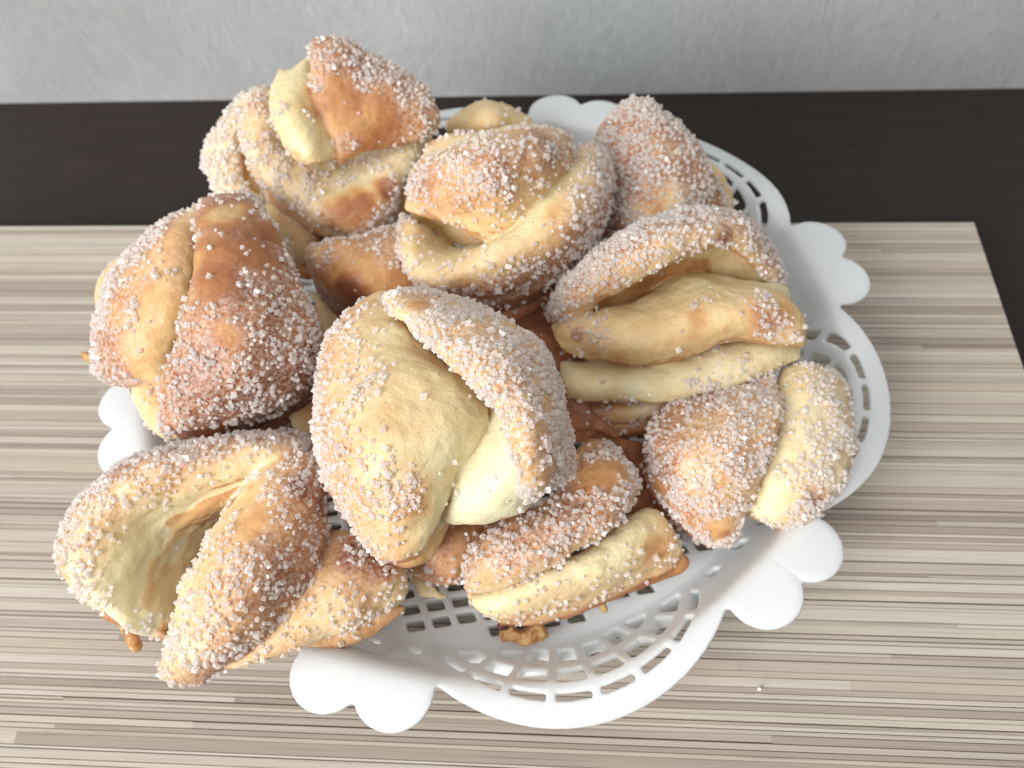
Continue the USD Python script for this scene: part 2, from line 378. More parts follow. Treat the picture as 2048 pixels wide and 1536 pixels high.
def pastry(label, view, sheets, seed, spots=(), sugar=1.0, tone=0.0, fillings=(), grain=1.12):
    rg = np.random.default_rng(seed)
    S, ids, names = [], [], []
    for sh in sheets:
        q = samples(sh, view)
        S.append(q); names.append(sh.name)
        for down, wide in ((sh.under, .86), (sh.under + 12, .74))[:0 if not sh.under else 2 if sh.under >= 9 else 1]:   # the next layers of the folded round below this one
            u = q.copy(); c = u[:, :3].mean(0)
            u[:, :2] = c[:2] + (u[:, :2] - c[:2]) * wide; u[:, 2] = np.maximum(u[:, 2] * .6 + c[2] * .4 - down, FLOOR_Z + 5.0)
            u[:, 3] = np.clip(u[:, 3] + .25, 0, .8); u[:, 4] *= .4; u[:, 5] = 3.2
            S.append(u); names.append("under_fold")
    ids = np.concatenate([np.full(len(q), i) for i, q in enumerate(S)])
    A = np.vstack(S)
    lo, hi = A[:, :3].min(0) - 7, A[:, :3].max(0) + 7
    dim = np.ceil((hi - lo) / VOX).astype(int) + 1
    d = np.full(dim, 3.0)
    grid_pts = lambda idx: idx * VOX + lo
    coarse = cKDTree(A[:, :3])
    # only voxels near the sheets are looked at
    cs = 4; cd = np.ceil(dim / cs).astype(int)
    ci = np.argwhere(np.ones(cd, bool)); cc = (ci + .5) * cs * VOX + lo
    near = coarse.query(cc, distance_upper_bound=7.5 + cs * VOX * .9)[0] < 1e9
    cells = ci[near] * cs
    sub = np.argwhere(np.ones((cs, cs, cs), bool))
    idx = (cells[:, None] + sub[None]).reshape(-1, 3); idx = idx[(idx < dim).all(1)]
    P = grid_pts(idx)
    best = None
    for q in S:
        dist, i = cKDTree(q[:, :3]).query(P, distance_upper_bound=8.0, workers=-1)
        val = np.where(np.isfinite(dist), dist - q[np.minimum(i, len(q) - 1), 5], 3.0)
        if best is None: best = val
        else:
            k = .5; h = np.clip(.5 + .5 * (val - best) / k, 0, 1)
            best = val * (1 - h) + best * h - k * h * (1 - h)
    on = np.abs(best) < 2.2
    n1 = meshkit.fbm(P[on] / 7.0 + seed * 17.3, 3, seed); n2 = meshkit.fbm(P[on] / 2.0 + seed * 5.1, 2, seed + 50)
    best[on] += (n1 - .5) * .9 + (n2 - .5) * .5
    d[tuple(idx.T)] = best
    v, f = surface_nets(d, lo, VOX)
    n = vertex_normals(v, f)
    dist, i = coarse.query(v, k=6, workers=-1)
    wgt = 1 / (dist + .3) ** 2; wgt /= wgt.sum(1, keepdims=True)
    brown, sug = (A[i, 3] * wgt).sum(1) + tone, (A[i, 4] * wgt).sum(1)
    px, depth = project(v)
    for x, y, rad, what, val in spots:
        c = np.array([view[0] + x / view[2], view[1] + y / view[2]])
        close = np.argwhere(np.linalg.norm(px - c, axis=1) < 14).ravel()
        if not len(close): continue
        j = close[np.argmin(depth[close])]
        rmm = rad / view[2] * depth[j] / FOC
        dd = np.linalg.norm(v - v[j], axis=1) / rmm + (meshkit.fbm(v / 4.0, 2, seed + 3) - .5) * .8
        g = smooth01((1.35 - dd) / .95)
        if what == "b": brown = brown + (val - brown) * g
        else: sug = sug + (val - sug) * g
    brown = brown * .97 + .10 * np.clip(sug, 0, 1) * (brown > .12) + (meshkit.fbm(v / 11.0 + 3.1 * seed, 4, seed + 9) - .5) * .30
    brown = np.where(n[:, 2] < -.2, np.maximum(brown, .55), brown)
    film = np.clip(sug - .1, 0, 1) * .8
    x = thing("sugared_pastry", label, "pastry", "sugared folded pastries heaped in the basket", loc=v.mean(0))
    org = v.mean(0)
    fid = ids[i[f[:, 0], 0]]
    made = {}
    for k in range(len(S)):
        mask = fid == k
        if mask.sum() > 30:
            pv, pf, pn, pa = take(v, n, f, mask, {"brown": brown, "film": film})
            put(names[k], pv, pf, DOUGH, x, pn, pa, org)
    # coarse sugar: jittered cubes half sunk in the crust
    tri = np.vstack([f[:, [0, 1, 2]], f[:, [0, 2, 3]]])
    ar = .5 * np.linalg.norm(np.cross(v[tri[:, 1]] - v[tri[:, 0]], v[tri[:, 2]] - v[tri[:, 0]]), axis=1)
    fcn = v[tri].mean(1); nf = n[tri].mean(1); sf = sug[tri].mean(1)
    clump = smooth01((meshkit.fbm(fcn / 5.0 + seed * 2.7, 3, seed + 21) - .33) / .30)
    wt = ar * np.clip(sf - .08, 0, 1.2) ** 1.8 * (.05 + clump * 1.15) * (nf[:, 2] > -.35) + ar * .004 * (nf[:, 2] > 0)
    total = int(wt.sum() * 1.7 * sugar)
    pick = rg.choice(len(tri), total, p=wt / wt.sum())
    bc = rg.dirichlet([1, 1, 1], total)
    pos = (v[tri[pick]] * bc[..., None]).sum(1); nr = nf[pick]
    size = grain * np.exp(rg.normal(0, .2, total)); small = rg.random(total) < .32; size[small] *= .6
    keep = np.ones(total, bool)
    tree = cKDTree(pos)
    order = np.argsort(-size)
    nb = tree.query_ball_point(pos, .80 * grain)
    for k in order:
        if keep[k]:
            for o in nb[k]:
                if o != k and keep[o] and np.sum((pos[o] - pos[k]) ** 2) < (.37 * (size[k] + size[o])) ** 2: keep[o] = False
    pos, nr, size = pos[keep], nr[keep], size[keep]
    n_ = len(pos)
    cube = np.array([(a, b_, c_) for a in (-.5, .5) for b_ in (-.5, .5) for c_ in (-.5, .5)])
    cf = np.array([(0, 1, 3), (0, 3, 2), (4, 6, 7), (4, 7, 5), (0, 4, 5), (0, 5, 1), (2, 3, 7), (2, 7, 6), (0, 2, 6), (0, 6, 4), (1, 5, 7), (1, 7, 3)])
    ico = trimesh.creation.icosahedron(); lump = np.array(ico.vertices); lump = np.sign(lump) * np.abs(lump) ** .7; lump *= .5 / np.abs(lump).max(); lf = np.array(ico.faces)
    nc = int(n_ * .8)
    c1 = cube[None] * rg.uniform(.7, 1.05, (nc, 1, 3)) * (1 - rg.random((nc, 8, 1)) ** 2 * .35) + rg.normal(0, .05, (nc, 8, 3))
    c2 = lump[None] * rg.uniform(.75, 1.15, (n_ - nc, 1, 3)) + rg.normal(0, .055, (n_ - nc, 12, 3))
    mix_ = rg.permutation(n_); pos, nr, size = pos[mix_], nr[mix_], size[mix_]
    qq = rg.normal(size=(n_, 4)); qq /= np.linalg.norm(qq, axis=1, keepdims=True)
    a_, b_, c_, d_ = qq.T
    Rm = np.stack([1 - 2 * (c_**2 + d_**2), 2 * (b_*c_ - a_*d_), 2 * (b_*d_ + a_*c_), 2 * (b_*c_ + a_*d_), 1 - 2 * (b_**2 + d_**2), 2 * (c_*d_ - a_*b_), 2 * (b_*d_ - a_*c_), 2 * (c_*d_ + a_*b_), 1 - 2 * (b_**2 + c_**2)], 1).reshape(-1, 3, 3)
    base = (pos + nr * size[:, None] * .22)[:, None]
    c1 = np.einsum("nij,nkj->nki", Rm[:nc], c1) * size[:nc, None, None] + base[:nc]
    c2 = np.einsum("nij,nkj->nki", Rm[nc:], c2) * size[nc:, None, None] + base[nc:]
    cv = np.vstack([c1.reshape(-1, 3), c2.reshape(-1, 3)])
    cfs = np.vstack([(cf[None] + 8 * np.arange(nc)[:, None, None]).reshape(-1, 3), (lf[None] + 8 * nc + 12 * np.arange(n_ - nc)[:, None, None]).reshape(-1, 3)])
    tag(put("sugar_crystals", cv, cfs, SUGAR, x, None, None, org), "coarse white sugar crystals", kind="stuff")
    for pts, rad, mat in fillings:                                 # filling that ran out and set: lumps along a short path
        pts = np.array(pts, float)
        c = at(view[0] + pts[:, 0] / view[2], view[1] + pts[:, 1] / view[2], pts[:, 2] * HS)
        b0, b1 = c.min(0) - rad - 2, c.max(0) + rad + 2
        st = .4; dm = np.ceil((b1 - b0) / st).astype(int) + 1
        gp = np.argwhere(np.ones(dm, bool)) * st + b0
        dl = np.full(len(gp), 9.0)
        for a0, a1 in zip(c[:-1], c[1:]) if len(c) > 1 else [(c[0], c[0] + .01)]:
            ab = a1 - a0; t = np.clip((gp - a0) @ ab / (ab @ ab), 0, 1)
            dl = np.minimum(dl, np.linalg.norm(gp - a0 - t[:, None] * ab, axis=1) - rad)
        dl += (meshkit.fbm(gp / 2.4 + seed, 3, seed) - .5) * rad * 1.5
        fv, ff = surface_nets(dl.reshape(dm), b0, st)
        put("filling", fv, ff, mat, x, vertex_normals(fv, ff), None, org)
    print(label[:40], len(f), n_)
    return x
VA, VB, VC, VD = (380, 50, 3.4135), (790, 170, 3.4137), (1080, 170, 3.5714), (150, 370, 2.7927)
VE, VF, VG, VH, VI, VJ, FULL = (600, 560, 2.6483), (1080, 400, 3.2), (110, 840, 2.7432), (800, 840, 3.2), (1240, 680, 3.4914), (480, 380, 4.5167), (0, 0, 1)
#PASTRIES
pastry("topmost pale pastry in the middle with a sugared flap curling over its right side", VE, [
    sheet([[(470, 140, 74), (440, 110, 74), (480, 110, 74)],
           [(200, 330, 72), (360, 300, 83), (640, 370, 82)],
           [(130, 600, 70), (380, 560, 88), (880, 560, 82)],
           [(130, 850, 68), (420, 830, 89), (960, 760, 80)],
           [(200, 1060, 66), (450, 1060, 83), (830, 990, 75)],
           [(340, 1300, 64), (500, 1260, 74), (725, 1190, 70)],
           [(450, 1440, 64), (540, 1440, 67), (630, 1400, 65)]], r=3.6, b=(.50, .36, .10), s=(1.0, .38, .02), name="left_flap", under=10),
    sheet([[(470, 120, 80), (560, 95, 80), (680, 90, 74)],
           [(640, 280, 92), (760, 200, 88), (920, 180, 70)],
           [(880, 480, 97), (1060, 360, 93), (1220, 360, 70)],
           [(1080, 720, 97), (1190, 590, 96), (1350, 600, 70)],
           [(1180, 960, 88), (1250, 870, 92), (1390, 860, 68)],
           [(1220, 1130, 73), (1290, 1080, 76), (1370, 1020, 64)]], r=3.3, b=(.38, .42, .46), s=(1.0, .85, .9), name="curled_flap"),
    sheet([[(900, 640, 70), (1000, 660, 76), (1130, 700, 84)],
           [(840, 930, 68), (1020, 930, 78), (1190, 940, 84)],
           [(780, 1130, 66), (990, 1130, 75), (1220, 1090, 77)],
           [(770, 1240, 62), (950, 1260, 65), (1200, 1190, 66)]], r=3.2, b=(.02, .02, .05), s=(.05, .12, .25), name="inner_fold"),
    sheet([[(800, 1200, 56), (1000, 1240, 58), (1180, 1180, 58), (1340, 1080, 58)], [(850, 1000, 56), (1050, 1050, 58), (1180, 1020, 58), (1320, 950, 58)]], r=3.0, b=.5, s=.3, name="bottom_fold")],
    11, spots=[(650, 650, 230, "s", .16), (560, 1200, 170, "b", .48), (640, 95, 70, "b", .55), (640, 90, 60, "s", .1), (330, 500, 150, "s", .8), (1330, 1080, 70, "b", .45), (1330, 1080, 60, "s", .15), (480, 1150, 170, "s", .75)])
pastry("pale pastry with a deep hollow, hanging over the lower left rim", VG, [
    sheet([[(1360, 130, 46), (1330, 190, 54), (1270, 260, 50), (1220, 300, 38)],
           [(930, 150, 48), (890, 200, 59), (880, 330, 51), (960, 430, 29)],
           [(520, 260, 48), (470, 320, 60), (590, 540, 45), (860, 620, 24)],
           [(210, 470, 46), (190, 580, 54), (380, 790, 43), (710, 880, 25)],
           [(110, 800, 42), (110, 880, 44), (320, 1040, 41), (600, 1160, 30)]], r=3.7, flat=1.15, b=(.62, .46, .05, .05), s=(.75, .85, .05, .03), name="hollow_flap", under=7),
    sheet([[(1240, 280, 44), (1340, 210, 56), (1460, 290, 50)],
           [(1010, 460, 44), (1210, 440, 62), (1460, 520, 48)],
           [(820, 760, 42), (1020, 780, 62), (1380, 820, 46)],
           [(700, 1030, 40), (900, 1080, 56), (1200, 1080, 43)],
           [(640, 1270, 36), (730, 1290, 46), (950, 1290, 40)],
           [(650, 1390, 36), (720, 1410, 38), (830, 1410, 36)]], r=3.8, b=(.12, .48, .58), s=(.35, .62, .62), name="middle_flap"),
    sheet([[(1470, 640, 40), (1640, 640, 45), (1830, 770, 41)],
           [(1330, 900, 40), (1580, 870, 47), (1890, 890, 39)],
           [(1120, 1150, 38), (1430, 1080, 45), (1830, 1010, 38)],
           [(850, 1370, 35), (1230, 1260, 40), (1570, 1120, 36)]], r=3.5, b=(.25, .42, .30), s=(.35, .5, .6), name="right_flap"),
    sheet([[(1600, 850, 32), (1760, 960, 31), (1880, 1040, 29)], [(1400, 1050, 31), (1560, 1130, 30), (1680, 1170, 28)], [(1150, 1230, 30), (1340, 1250, 29), (1440, 1250, 28)]], r=2.8, b=(.5, .5, .6), s=(.1, .2, .3), name="bottom_fold"),
    sheet([[(260, 1060, 32), (290, 1090, 30)], [(430, 1120, 31), (450, 1150, 28)], [(600, 1180, 31), (620, 1200, 28)]], r=2.6, b=.7, s=.1, name="bottom_fold")],
    12, spots=[(1380, 360, 90, "b", .8), (1500, 480, 70, "b", .8), (1650, 680, 150, "b", .72), (1800, 760, 110, "b", .75), (940, 430, 45, "b", .7), (1040, 350, 40, "b", .5), (1060, 520, 120, "s", .05), (1060, 380, 110, "s", .0), (700, 1300, 120, "b", .2), (1250, 900, 130, "b", .68), (100, 900, 120, "s", 1.0), (620, 1200, 110, "s", 1.0), (230, 1060, 130, "s", .8), (520, 1150, 100, "s", .85), (200, 560, 160, "b", .4)],
    fillings=[([(400, 1120, 31), (420, 1190, 28), (440, 1240, 27)], 1.5, JAM), ([(1400, 1285, 27), (1520, 1260, 27), (1620, 1215, 27)], 1.0, BURNT)])
pastry("brown pastry with a sugared right flap stepped over a paler one, left side", VD, [
    sheet([[(740, 120, 73), (850, 95, 76), (980, 105, 70)],
           [(710, 290, 82), (880, 300, 84), (1110, 300, 69)],
           [(680, 560, 84), (930, 560, 85), (1240, 600, 66)],
           [(590, 850, 78), (930, 850, 81), (1330, 830, 60)],
           [(520, 1120, 68), (880, 1120, 70), (1290, 1040, 54)],
           [(530, 1340, 56), (750, 1310, 58), (1050, 1220, 50)]], r=3.6, b=(.55, .66, .66), s=(.6, .66, .8), flat=.6, name="right_flap", under=12),
    sheet([[(520, 230, 68), (610, 180, 73), (740, 130, 72)],
           [(330, 400, 66), (490, 390, 76), (680, 370, 72)],
           [(200, 620, 60), (360, 620, 72), (640, 620, 71)],
           [(150, 850, 55), (320, 870, 64), (560, 880, 62)],
           [(150, 1030, 50), (300, 1060, 54), (500, 1090, 54)]], r=3.5, b=(.5, .45, .28), s=(.95, .6, .08), name="left_flap", under=9),
    sheet([[(280, 400, 58), (230, 440, 56)], [(180, 540, 54), (150, 560, 52)], [(150, 700, 50), (130, 720, 48)]], r=2.8, b=(.4, .15), s=(.4, .6), name="outer_fold"),
    sheet([[(350, 1140, 43), (400, 1130, 46), (470, 1120, 48)], [(380, 1270, 42), (440, 1250, 46), (520, 1250, 48)], [(480, 1410, 41), (520, 1400, 44), (580, 1390, 45)]], r=2.8, b=(.08, .2, .4), s=(.3, .3, .4), name="bottom_fold")],
    13, spots=[(860, 120, 190, "s", .0), (780, 330, 170, "s", .02), (760, 500, 150, "s", .02), (1000, 330, 190, "s", .0), (1120, 250, 130, "s", .0), (620, 560, 60, "s", .4), (720, 280, 70, "b", .7), (1000, 260, 80, "b", .68), (860, 110, 120, "b", .5), (870, 830, 80, "s", .04), (880, 820, 80, "b", .55), (480, 660, 120, "s", .02), (480, 780, 130, "s", .02), (460, 920, 130, "s", .0), (420, 1060, 100, "s", .05), (540, 250, 90, "s", .3), (800, 1100, 260, "b", .74), (1150, 640, 160, "b", .72), (560, 1000, 60, "s", .5), (720, 1360, 120, "b", .72), (780, 1400, 120, "s", .05)], tone=.07,
    fillings=[([(60, 960, 50), (120, 990, 51)], 1.1, JAM)])
pastry("golden pastry with stacked open folds on the right, barely sugared in its middle", VF, [
    sheet([[(1500, 560, 48), (1480, 520, 54), (1450, 500, 53)],
           [(1390, 260, 56), (1330, 260, 68), (1270, 340, 67)],
           [(1130, 130, 60), (1120, 180, 76), (1050, 300, 76)],
           [(800, 150, 60), (800, 230, 80), (820, 390, 78)],
           [(490, 280, 60), (520, 360, 78), (590, 510, 74)],
           [(240, 490, 56), (290, 530, 72), (420, 620, 68)],
           [(110, 740, 52), (170, 750, 62), (270, 750, 63)]], r=3.2, b=(.5, .5, .34), s=(.95, 1.0, .45), name="arched_flap"),
    sheet([[(900, 330, 62), (1180, 290, 62), (1430, 340, 58)], [(950, 470, 52), (1220, 470, 50), (1440, 500, 50)], [(900, 620, 42), (1200, 620, 42), (1400, 600, 44)]], r=2.8, b=(.12, .2, .3), s=(.0, .02, .2), name="inner_fold"),
    sheet([[(330, 640, 58), (360, 760, 50)], [(560, 520, 58), (620, 680, 46)], [(800, 420, 60), (850, 600, 44)], [(1050, 380, 58), (1080, 600, 43)]], r=3.0, b=(.5, .6), s=.0, name="inner_fold"),
    sheet([[(130, 800, 57), (150, 860, 60), (180, 910, 54)],
           [(400, 720, 56), (350, 850, 64), (340, 980, 54)],
           [(620, 660, 54), (640, 850, 66), (600, 1030, 54)],
           [(930, 510, 53), (950, 760, 68), (900, 990, 54)],
           [(1180, 540, 53), (1250, 720, 68), (1230, 880, 56)],
           [(1420, 570, 51), (1500, 720, 66), (1540, 900, 54)],
           [(1530, 630, 49), (1600, 780, 58), (1640, 880, 52)]], r=3.6, b=(.06, .36, .30), s=(.02, .12, .12), name="middle_flap"),
    sheet([[(160, 1040, 46), (170, 1150, 47), (190, 1250, 43)], [(450, 1030, 48), (450, 1170, 50), (450, 1255, 44)], [(800, 970, 48), (800, 1150, 51), (800, 1250, 45)], [(1150, 890, 48), (1150, 1080, 51), (1100, 1210, 45)], [(1440, 840, 48), (1440, 1000, 50), (1430, 1090, 45)], [(1600, 820, 47), (1610, 930, 48), (1600, 1000, 45)]], r=3.0, b=(.1, .14, .18), s=(.05, .12, .3), name="lower_flap"),
    sheet([[(190, 1240, 38), (220, 1320, 38), (320, 1410, 34)], [(450, 1310, 36), (450, 1370, 37), (450, 1430, 33)], [(750, 1290, 36), (740, 1320, 37), (730, 1360, 34)], [(1020, 1210, 36), (1040, 1235, 37), (1060, 1250, 35)]], r=2.7, b=(.2, .25, .55), s=(.2, .4, .3), name="bottom_fold", under=6)],
    14, spots=[(300, 780, 150, "s", .55), (350, 850, 90, "s", .6), (200, 830, 50, "b", .7), (1480, 860, 110, "s", .6), (1560, 900, 110, "s", 1.0), (1400, 580, 130, "s", .85), (1450, 700, 130, "b", .55), (1030, 620, 90, "s", .45), (1000, 710, 70, "b", .55), (1580, 740, 110, "b", .52), (1230, 230, 80, "b", .7), (1100, 1120, 200, "s", .7), (1350, 1000, 120, "s", .7), (400, 1440, 200, "b", .6), (650, 880, 60, "s", .3)],
    fillings=[([(1180, 1150, 43), (1230, 1230, 41), (1250, 1290, 40)], 1.5, JAM), ([(1470, 1030, 45), (1550, 1040, 45)], 1.2, BURNT), ([(1180, 1190, 42), (1220, 1150, 43)], 1.0, BURNT)])
pastry("pale round pastry with a cupped lower lip and toasted ridge, at the top centre", VB, [
    sheet([[(90, 930, 60), (115, 960, 63), (150, 980, 66), (240, 980, 59)],
           [(120, 1180, 58), (150, 1200, 64), (190, 1210, 68), (350, 1100, 56)],
           [(270, 1370, 57), (310, 1340, 66), (360, 1280, 72), (520, 1120, 57)],
           [(560, 1460, 56), (580, 1340, 70), (600, 1200, 77), (700, 1090, 61)],
           [(900, 1370, 56), (880, 1220, 74), (840, 1060, 80), (800, 1040, 68)],
           [(1190, 1180, 56), (1140, 1010, 78), (1060, 860, 80), (960, 900, 68)],
           [(1370, 940, 58), (1300, 800, 78), (1180, 700, 78), (1120, 760, 67)],
           [(1420, 680, 59), (1340, 610, 74), (1240, 570, 74), (1180, 600, 66)],
           [(1370, 450, 58), (1310, 450, 68), (1230, 470, 67), (1190, 500, 62)]], r=3.6, b=(.6, .48, .22, .03), s=(.8, .75, .35, .02), name="cupped_flap", under=9),
    sheet([[(150, 620, 66), (130, 720, 70), (140, 810, 66)],
           [(270, 490, 74), (270, 700, 82), (280, 880, 69)],
           [(480, 440, 78), (470, 650, 91), (510, 970, 68)],
           [(750, 380, 78), (740, 560, 93), (770, 1040, 66)],
           [(1000, 350, 74), (1000, 500, 87), (1030, 800, 66)],
           [(1160, 390, 68), (1160, 460, 76), (1180, 580, 64)]], r=3.7, b=(.30, .58, .08), s=(.3, .6, .08), name="rounded_flap"),
    sheet([[(130, 790, 60), (150, 960, 55)], [(300, 850, 60), (330, 1000, 55)], [(600, 880, 60), (640, 1080, 55)], [(950, 740, 60), (1000, 920, 57)], [(1200, 540, 60), (1240, 700, 57)]], r=3.0, b=(.3, .3), s=.0, name="inner_fold"),
    sheet([[(250, 410, 66), (180, 520, 66), (130, 640, 62)], [(420, 350, 72), (340, 480, 75), (260, 600, 70)], [(650, 320, 75), (570, 420, 79), (500, 500, 74)], [(900, 300, 73), (840, 350, 77), (790, 400, 74)], [(1150, 320, 68), (1100, 350, 71), (1050, 380, 70)]], r=3.0, b=(.4, .22, .22), s=(.25, .35, .3), name="back_flap")],
    15, spots=[(750, 470, 60, "b", .72), (400, 660, 70, "b", .64), (1080, 400, 110, "b", .62), (600, 560, 150, "s", .85), (950, 480, 130, "s", .7), (250, 850, 170, "s", .55), (1000, 800, 130, "s", .03), (850, 950, 120, "s", .03), (200, 1050, 100, "s", .5), (300, 950, 130, "s", .5), (1180, 600, 45, "b", .6), (1150, 880, 130, "b", .5), (1120, 1000, 90, "s", .3)])
pastry("toasted pastry with a broad brown fan flap over pale folds, back left", VA, [
    sheet([[(860, 140, 92), (900, 120, 92), (960, 120, 90)],
           [(850, 280, 92), (1000, 230, 93), (1260, 240, 84)],
           [(870, 500, 86), (1100, 440, 88), (1560, 440, 74)],
           [(960, 720, 80), (1200, 640, 81), (1660, 640, 66)],
           [(1040, 910, 73), (1250, 820, 73), (1560, 760, 64)]], r=3.2, b=(.58, .62, .56), s=(.3, .16, .8), flat=.6, name="fan_flap"),
    sheet([[(630, 310, 86), (690, 310, 87), (800, 240, 87)],
           [(570, 500, 85), (680, 520, 87), (850, 470, 84)],
           [(620, 720, 81), (750, 720, 84), (920, 700, 78)],
           [(780, 930, 75), (870, 920, 77), (990, 890, 73)]], r=3.3, b=(.30, .22, .30), s=(.35, .1, .1), name="pale_fold"),
    sheet([[(470, 450, 78), (560, 480, 78), (650, 520, 74)],
           [(400, 640, 74), (520, 680, 75), (800, 660, 63)],
           [(430, 860, 68), (580, 900, 69), (900, 760, 60)],
           [(560, 1060, 62), (760, 1100, 65), (1050, 840, 58)],
           [(820, 1230, 56), (1000, 1180, 63), (1250, 820, 56)],
           [(1080, 1400, 52), (1220, 1180, 62), (1480, 760, 60)],
           [(1340, 1300, 50), (1430, 1080, 57), (1600, 760, 57)]], r=3.6, b=(.42, .22, .12), s=(.8, .7, .15), name="large_fold", under=10),
    sheet([[(330, 700, 58), (470, 720, 60)], [(330, 950, 54), (520, 950, 58)], [(380, 1140, 50), (600, 1140, 52)], [(480, 1220, 46), (760, 1230, 48)]], r=3.2, b=.35, s=.15, name="inner_fold"),
    sheet([[(440, 480, 72), (380, 500, 70), (360, 540, 68)], [(340, 700, 68), (240, 720, 66), (200, 740, 62)], [(320, 900, 62), (200, 900, 62), (110, 900, 58)], [(380, 1080, 58), (260, 1090, 58), (170, 1090, 54)], [(500, 1190, 54), (350, 1190, 54), (210, 1150, 50)]], r=3.1, b=(.28, .18, .15), s=(.7, 1.0, 1.1), name="outer_fold")],
    16, spots=[(1100, 830, 90, "s", .95), (1100, 600, 200, "s", .02), (1000, 430, 130, "s", .03), (1300, 640, 160, "s", .06), (920, 250, 80, "s", .8), (860, 600, 50, "s", .7), (1000, 520, 180, "b", .62), (1350, 780, 120, "b", .66), (1200, 1300, 170, "b", .66), (1080, 1200, 170, "s", .04), (1250, 1100, 150, "s", .02), (1000, 1380, 170, "b", .62), (1400, 1100, 120, "b", .7), (900, 160, 160, "s", .9), (1250, 270, 200, "s", 1.0), (1560, 440, 170, "s", 1.0), (840, 420, 60, "s", .9), (700, 620, 110, "s", .2), (560, 560, 70, "s", .8), (700, 930, 60, "b", .5), (450, 480, 90, "b", .5)])
pastry("triangular pastry standing at the back right under thick sugar, leaning on the far rim", VC, [
    sheet([[(640, 160, 66), (680, 155, 67), (720, 165, 65)],
           [(460, 340, 58), (740, 320, 71), (980, 330, 60)],
           [(400, 560, 52), (780, 560, 70), (1140, 500, 55)],
           [(480, 820, 46), (820, 830, 64), (1230, 700, 50)],
           [(480, 1060, 40), (850, 1050, 54), (1340, 920, 42)]], r=3.6, b=(.5, .58, .45), s=(.85, .85, .75), flat=.6, name="front_flap", under=8),
    sheet([[(690, 130, 62), (740, 150, 61), (800, 190, 60)], [(800, 170, 60), (860, 210, 58), (930, 260, 56)]], r=2.6, b=.55, s=.05, name="back_fold"),
    sheet([[(1180, 560, 46), (1240, 600, 46), (1290, 660, 44)], [(1250, 760, 44), (1310, 780, 44), (1350, 800, 42)], [(1290, 900, 42), (1340, 920, 42), (1370, 940, 40)]], r=2.6, b=(.3, .25, .2), s=(.4, .3, .2), name="side_fold")],
    17, spots=[(800, 950, 150, "s", .35), (700, 1000, 170, "b", .45), (1000, 850, 140, "b", .35), (560, 650, 110, "b", .75), (1290, 830, 60, "s", .1)], sugar=1.15, tone=.08)
pastry("small folded pastry with open layers at the bottom centre, filling leaking below it", VH, [
    sheet([[(460, 900, 34), (450, 980, 38), (460, 1060, 34)],
           [(640, 680, 36), (660, 830, 46), (710, 1020, 38)],
           [(880, 580, 38), (920, 740, 49), (990, 890, 42)],
           [(1050, 430, 36), (1160, 590, 50), (1230, 730, 44)],
           [(1140, 230, 34), (1320, 420, 50), (1380, 600, 42)],
           [(1290, 180, 32), (1420, 280, 44), (1480, 430, 38)]], r=3.5, b=(.38, .52, .30), s=(.1, .9, .4), name="upper_flap"),
    sheet([[(480, 1120, 28), (530, 1190, 28), (600, 1240, 24)],
           [(720, 1070, 32), (780, 1140, 34), (830, 1220, 24)],
           [(1000, 960, 34), (1080, 1020, 36), (1130, 1150, 24)],
           [(1280, 800, 34), (1380, 890, 36), (1420, 1030, 24)],
           [(1480, 650, 32), (1590, 750, 34), (1660, 930, 24)],
           [(1600, 650, 29), (1700, 730, 30), (1760, 850, 24)]], r=3.4, b=(.12, .18, .35), s=(.05, .30, .35), name="lower_flap", under=6),
    sheet([[(640, 1240, 19), (660, 1300, 18)], [(1000, 1180, 18), (1070, 1210, 17)], [(1380, 1070, 18), (1440, 1100, 17)], [(1680, 950, 18), (1740, 1000, 17)], [(1750, 820, 20), (1790, 880, 19)]], r=2.4, b=(.5, .72), s=.1, name="bottom_fold")],
    18, spots=[(1110, 270, 60, "b", .7), (1350, 200, 150, "b", .6), (1350, 300, 130, "s", .15), (1200, 330, 150, "s", .05), (700, 830, 110, "b", .66), (1000, 800, 130, "b", .55), (520, 1060, 90, "s", .25), (1700, 800, 130, "b", .5), (1650, 760, 120, "s", .05), (1000, 1130, 150, "s", .5)], tone=.05,
    fillings=[([(700, 1370, 13), (800, 1390, 12), (900, 1350, 13)], 2.2, JAM), ([(640, 1320, 16), (690, 1330, 15)], .8, BURNT), ([(1290, 1180, 15), (1310, 1210, 14)], 1.1, JAM)])
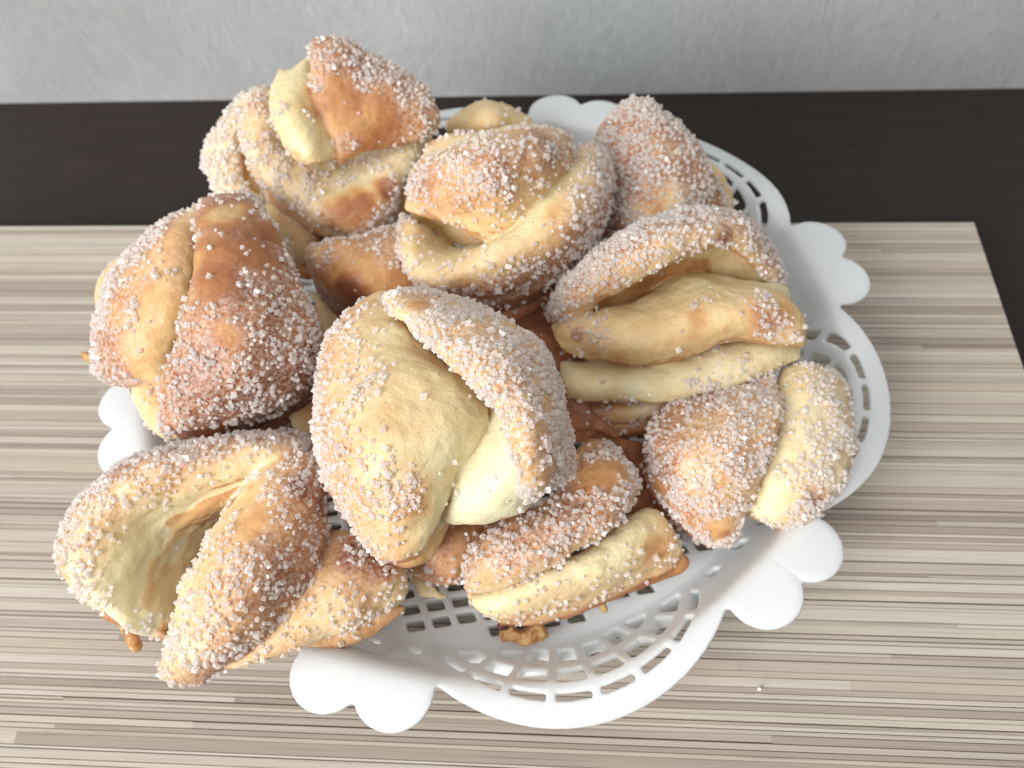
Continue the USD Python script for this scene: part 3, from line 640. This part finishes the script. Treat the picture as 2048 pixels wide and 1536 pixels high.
pastry("sugar crusted pastry in two leaves on the lower right rim, darker leaf to its left", VI, [
    sheet([[(480, 430, 42), (720, 400, 46), (1020, 270, 44)],
           [(260, 600, 40), (650, 600, 53), (1070, 520, 48)],
           [(230, 800, 36), (580, 820, 53), (990, 800, 48)],
           [(290, 1030, 30), (560, 1040, 47), (910, 1050, 42)],
           [(460, 1240, 26), (620, 1250, 37), (820, 1250, 34)],
           [(640, 1370, 24), (700, 1380, 26), (770, 1370, 26)]], r=3.5, b=(.62, .48, .40), s=(.7, .85, .9), flat=.6, name="left_leaf", under=8),
    sheet([[(1120, 230, 40), (1320, 220, 44), (1480, 290, 39)],
           [(1100, 480, 42), (1350, 460, 47), (1580, 480, 39)],
           [(1020, 780, 40), (1330, 780, 46), (1580, 790, 37)],
           [(960, 1030, 36), (1230, 1060, 42), (1490, 1040, 35)],
           [(980, 1180, 32), (1150, 1240, 32), (1320, 1240, 30)]], r=3.5, b=(.12, .2, .28), s=(.1, .75, .9), flat=.6, name="right_leaf", under=7)],
    19, spots=[(700, 1370, 110, "s", .05), (1060, 1100, 110, "s", .1), (230, 1050, 90, "s", .2), (1200, 330, 110, "s", .25), (1150, 620, 70, "s", .2), (260, 900, 130, "b", .7), (1400, 1150, 110, "b", .6), (740, 1400, 50, "b", .6)],
    fillings=[([(1380, 1150, 31), (1460, 1100, 31)], 1.1, BURNT), ([(1250, 1230, 29), (1300, 1270, 28)], 1.3, JAM)])
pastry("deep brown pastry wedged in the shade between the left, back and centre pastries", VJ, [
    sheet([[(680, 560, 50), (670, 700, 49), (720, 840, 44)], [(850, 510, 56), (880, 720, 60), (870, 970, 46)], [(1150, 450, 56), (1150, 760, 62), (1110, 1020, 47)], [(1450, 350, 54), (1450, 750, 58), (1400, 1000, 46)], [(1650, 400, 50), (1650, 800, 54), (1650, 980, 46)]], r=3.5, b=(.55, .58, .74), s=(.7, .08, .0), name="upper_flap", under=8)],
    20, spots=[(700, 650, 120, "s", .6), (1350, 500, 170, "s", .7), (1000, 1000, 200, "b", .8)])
pastry("pale smooth pastry deep in the heap under the dark brown one", VJ, [
    sheet([[(690, 940, 32), (760, 1120, 34), (800, 1400, 32)], [(900, 1020, 36), (980, 1250, 37), (900, 1480, 34)], [(1200, 1050, 36), (1200, 1300, 36), (1100, 1500, 34)]], r=3.4, b=(.3, .38, .48), s=.02, name="upper_flap", under=8)], 21)
pastry("shaded pastry half hidden between the left pastry and the topmost back one", VJ, [
    sheet([[(120, 10, 50), (360, 110, 53), (620, 210, 48)], [(330, 300, 46), (480, 350, 50), (680, 400, 46)], [(450, 520, 40), (520, 600, 42), (640, 620, 38)]], r=3.5, b=(.3, .36, .42), s=(.1, .25, .2), name="upper_flap", under=8)], 22)
pastry("dark sugared pastry at the basket floor, showing under the tip of the centre pastry", VH, [
    sheet([[(60, 700, 32), (330, 680, 35), (560, 650, 32)], [(60, 830, 32), (290, 830, 38), (440, 800, 34)], [(70, 980, 26), (270, 1030, 28), (380, 1040, 24)]], r=3.3, b=(.66, .62, .66), s=(.4, .35, .3), name="upper_flap"),
    sheet([[(90, 920, 22), (120, 1040, 22), (140, 1110, 19)], [(190, 1050, 22), (240, 1090, 20), (300, 1110, 18)]], r=2.6, b=(.2, .25), s=.08, name="bottom_fold")], 23)
pastry("dark reddish pastry hidden in the gap left of the golden layered pastry", FULL, [
    sheet([[(1000, 610, 42), (1080, 600, 44), (1170, 650, 42)], [(1020, 740, 42), (1100, 730, 44), (1170, 800, 40)], [(1080, 870, 36), (1160, 850, 38), (1230, 870, 36)]], r=3.4, b=(.78, .8, .8), s=.15, name="upper_flap", under=8),
    sheet([[(1190, 880, 30), (1260, 890, 28), (1340, 930, 22)], [(1210, 950, 26), (1280, 980, 22), (1340, 1010, 18)], [(1240, 1010, 22), (1300, 1040, 18), (1350, 1060, 16)]], r=3.4, b=.8, s=.05, name="lower_flap")], 24)
pastry("pale folded edge of a pastry deep between the left, centre and lower left ones", FULL, [
    sheet([[(578, 818, 42), (620, 790, 40), (680, 780, 38)], [(590, 850, 40), (640, 850, 37), (700, 850, 34)], [(605, 895, 36), (650, 910, 33), (710, 920, 30)]], r=2.8, b=(.15, .6, .7), s=.08, name="upper_flap", under=6),
    sheet([[(470, 830, 34), (520, 800, 34), (580, 790, 34)], [(520, 880, 32), (570, 870, 32), (620, 860, 32)], [(600, 940, 28), (640, 930, 28), (690, 920, 28)]], r=3.4, b=.72, s=.1, name="lower_flap", under=6)], 25)
pastry("small pastry tip peeking out behind the top centre pastry", VB, [
    sheet([[(370, 260, 50), (380, 300, 50), (390, 340, 46)], [(540, 150, 54), (560, 230, 58), (580, 320, 54)], [(680, 130, 54), (700, 220, 58), (720, 320, 54)], [(820, 190, 50), (840, 250, 53), (860, 320, 50)], [(900, 270, 46), (920, 310, 47), (930, 350, 44)]], r=3.2, b=(.35, .32, .4), s=(.25, .2, .3), name="upper_flap", under=6)], 26)
#END
# a lone grain of sugar on the board
c = at(1519, 1378, .7)
b = trimesh.creation.icosphere(1, .6); b.vertices *= [1.1, .85, .9]; b.vertices += c
tag(put("crumb", np.array(b.vertices), np.array(b.faces), CRUMB, None, None), "single pale crumb lying alone on the striped board near the lower right", "crumb")
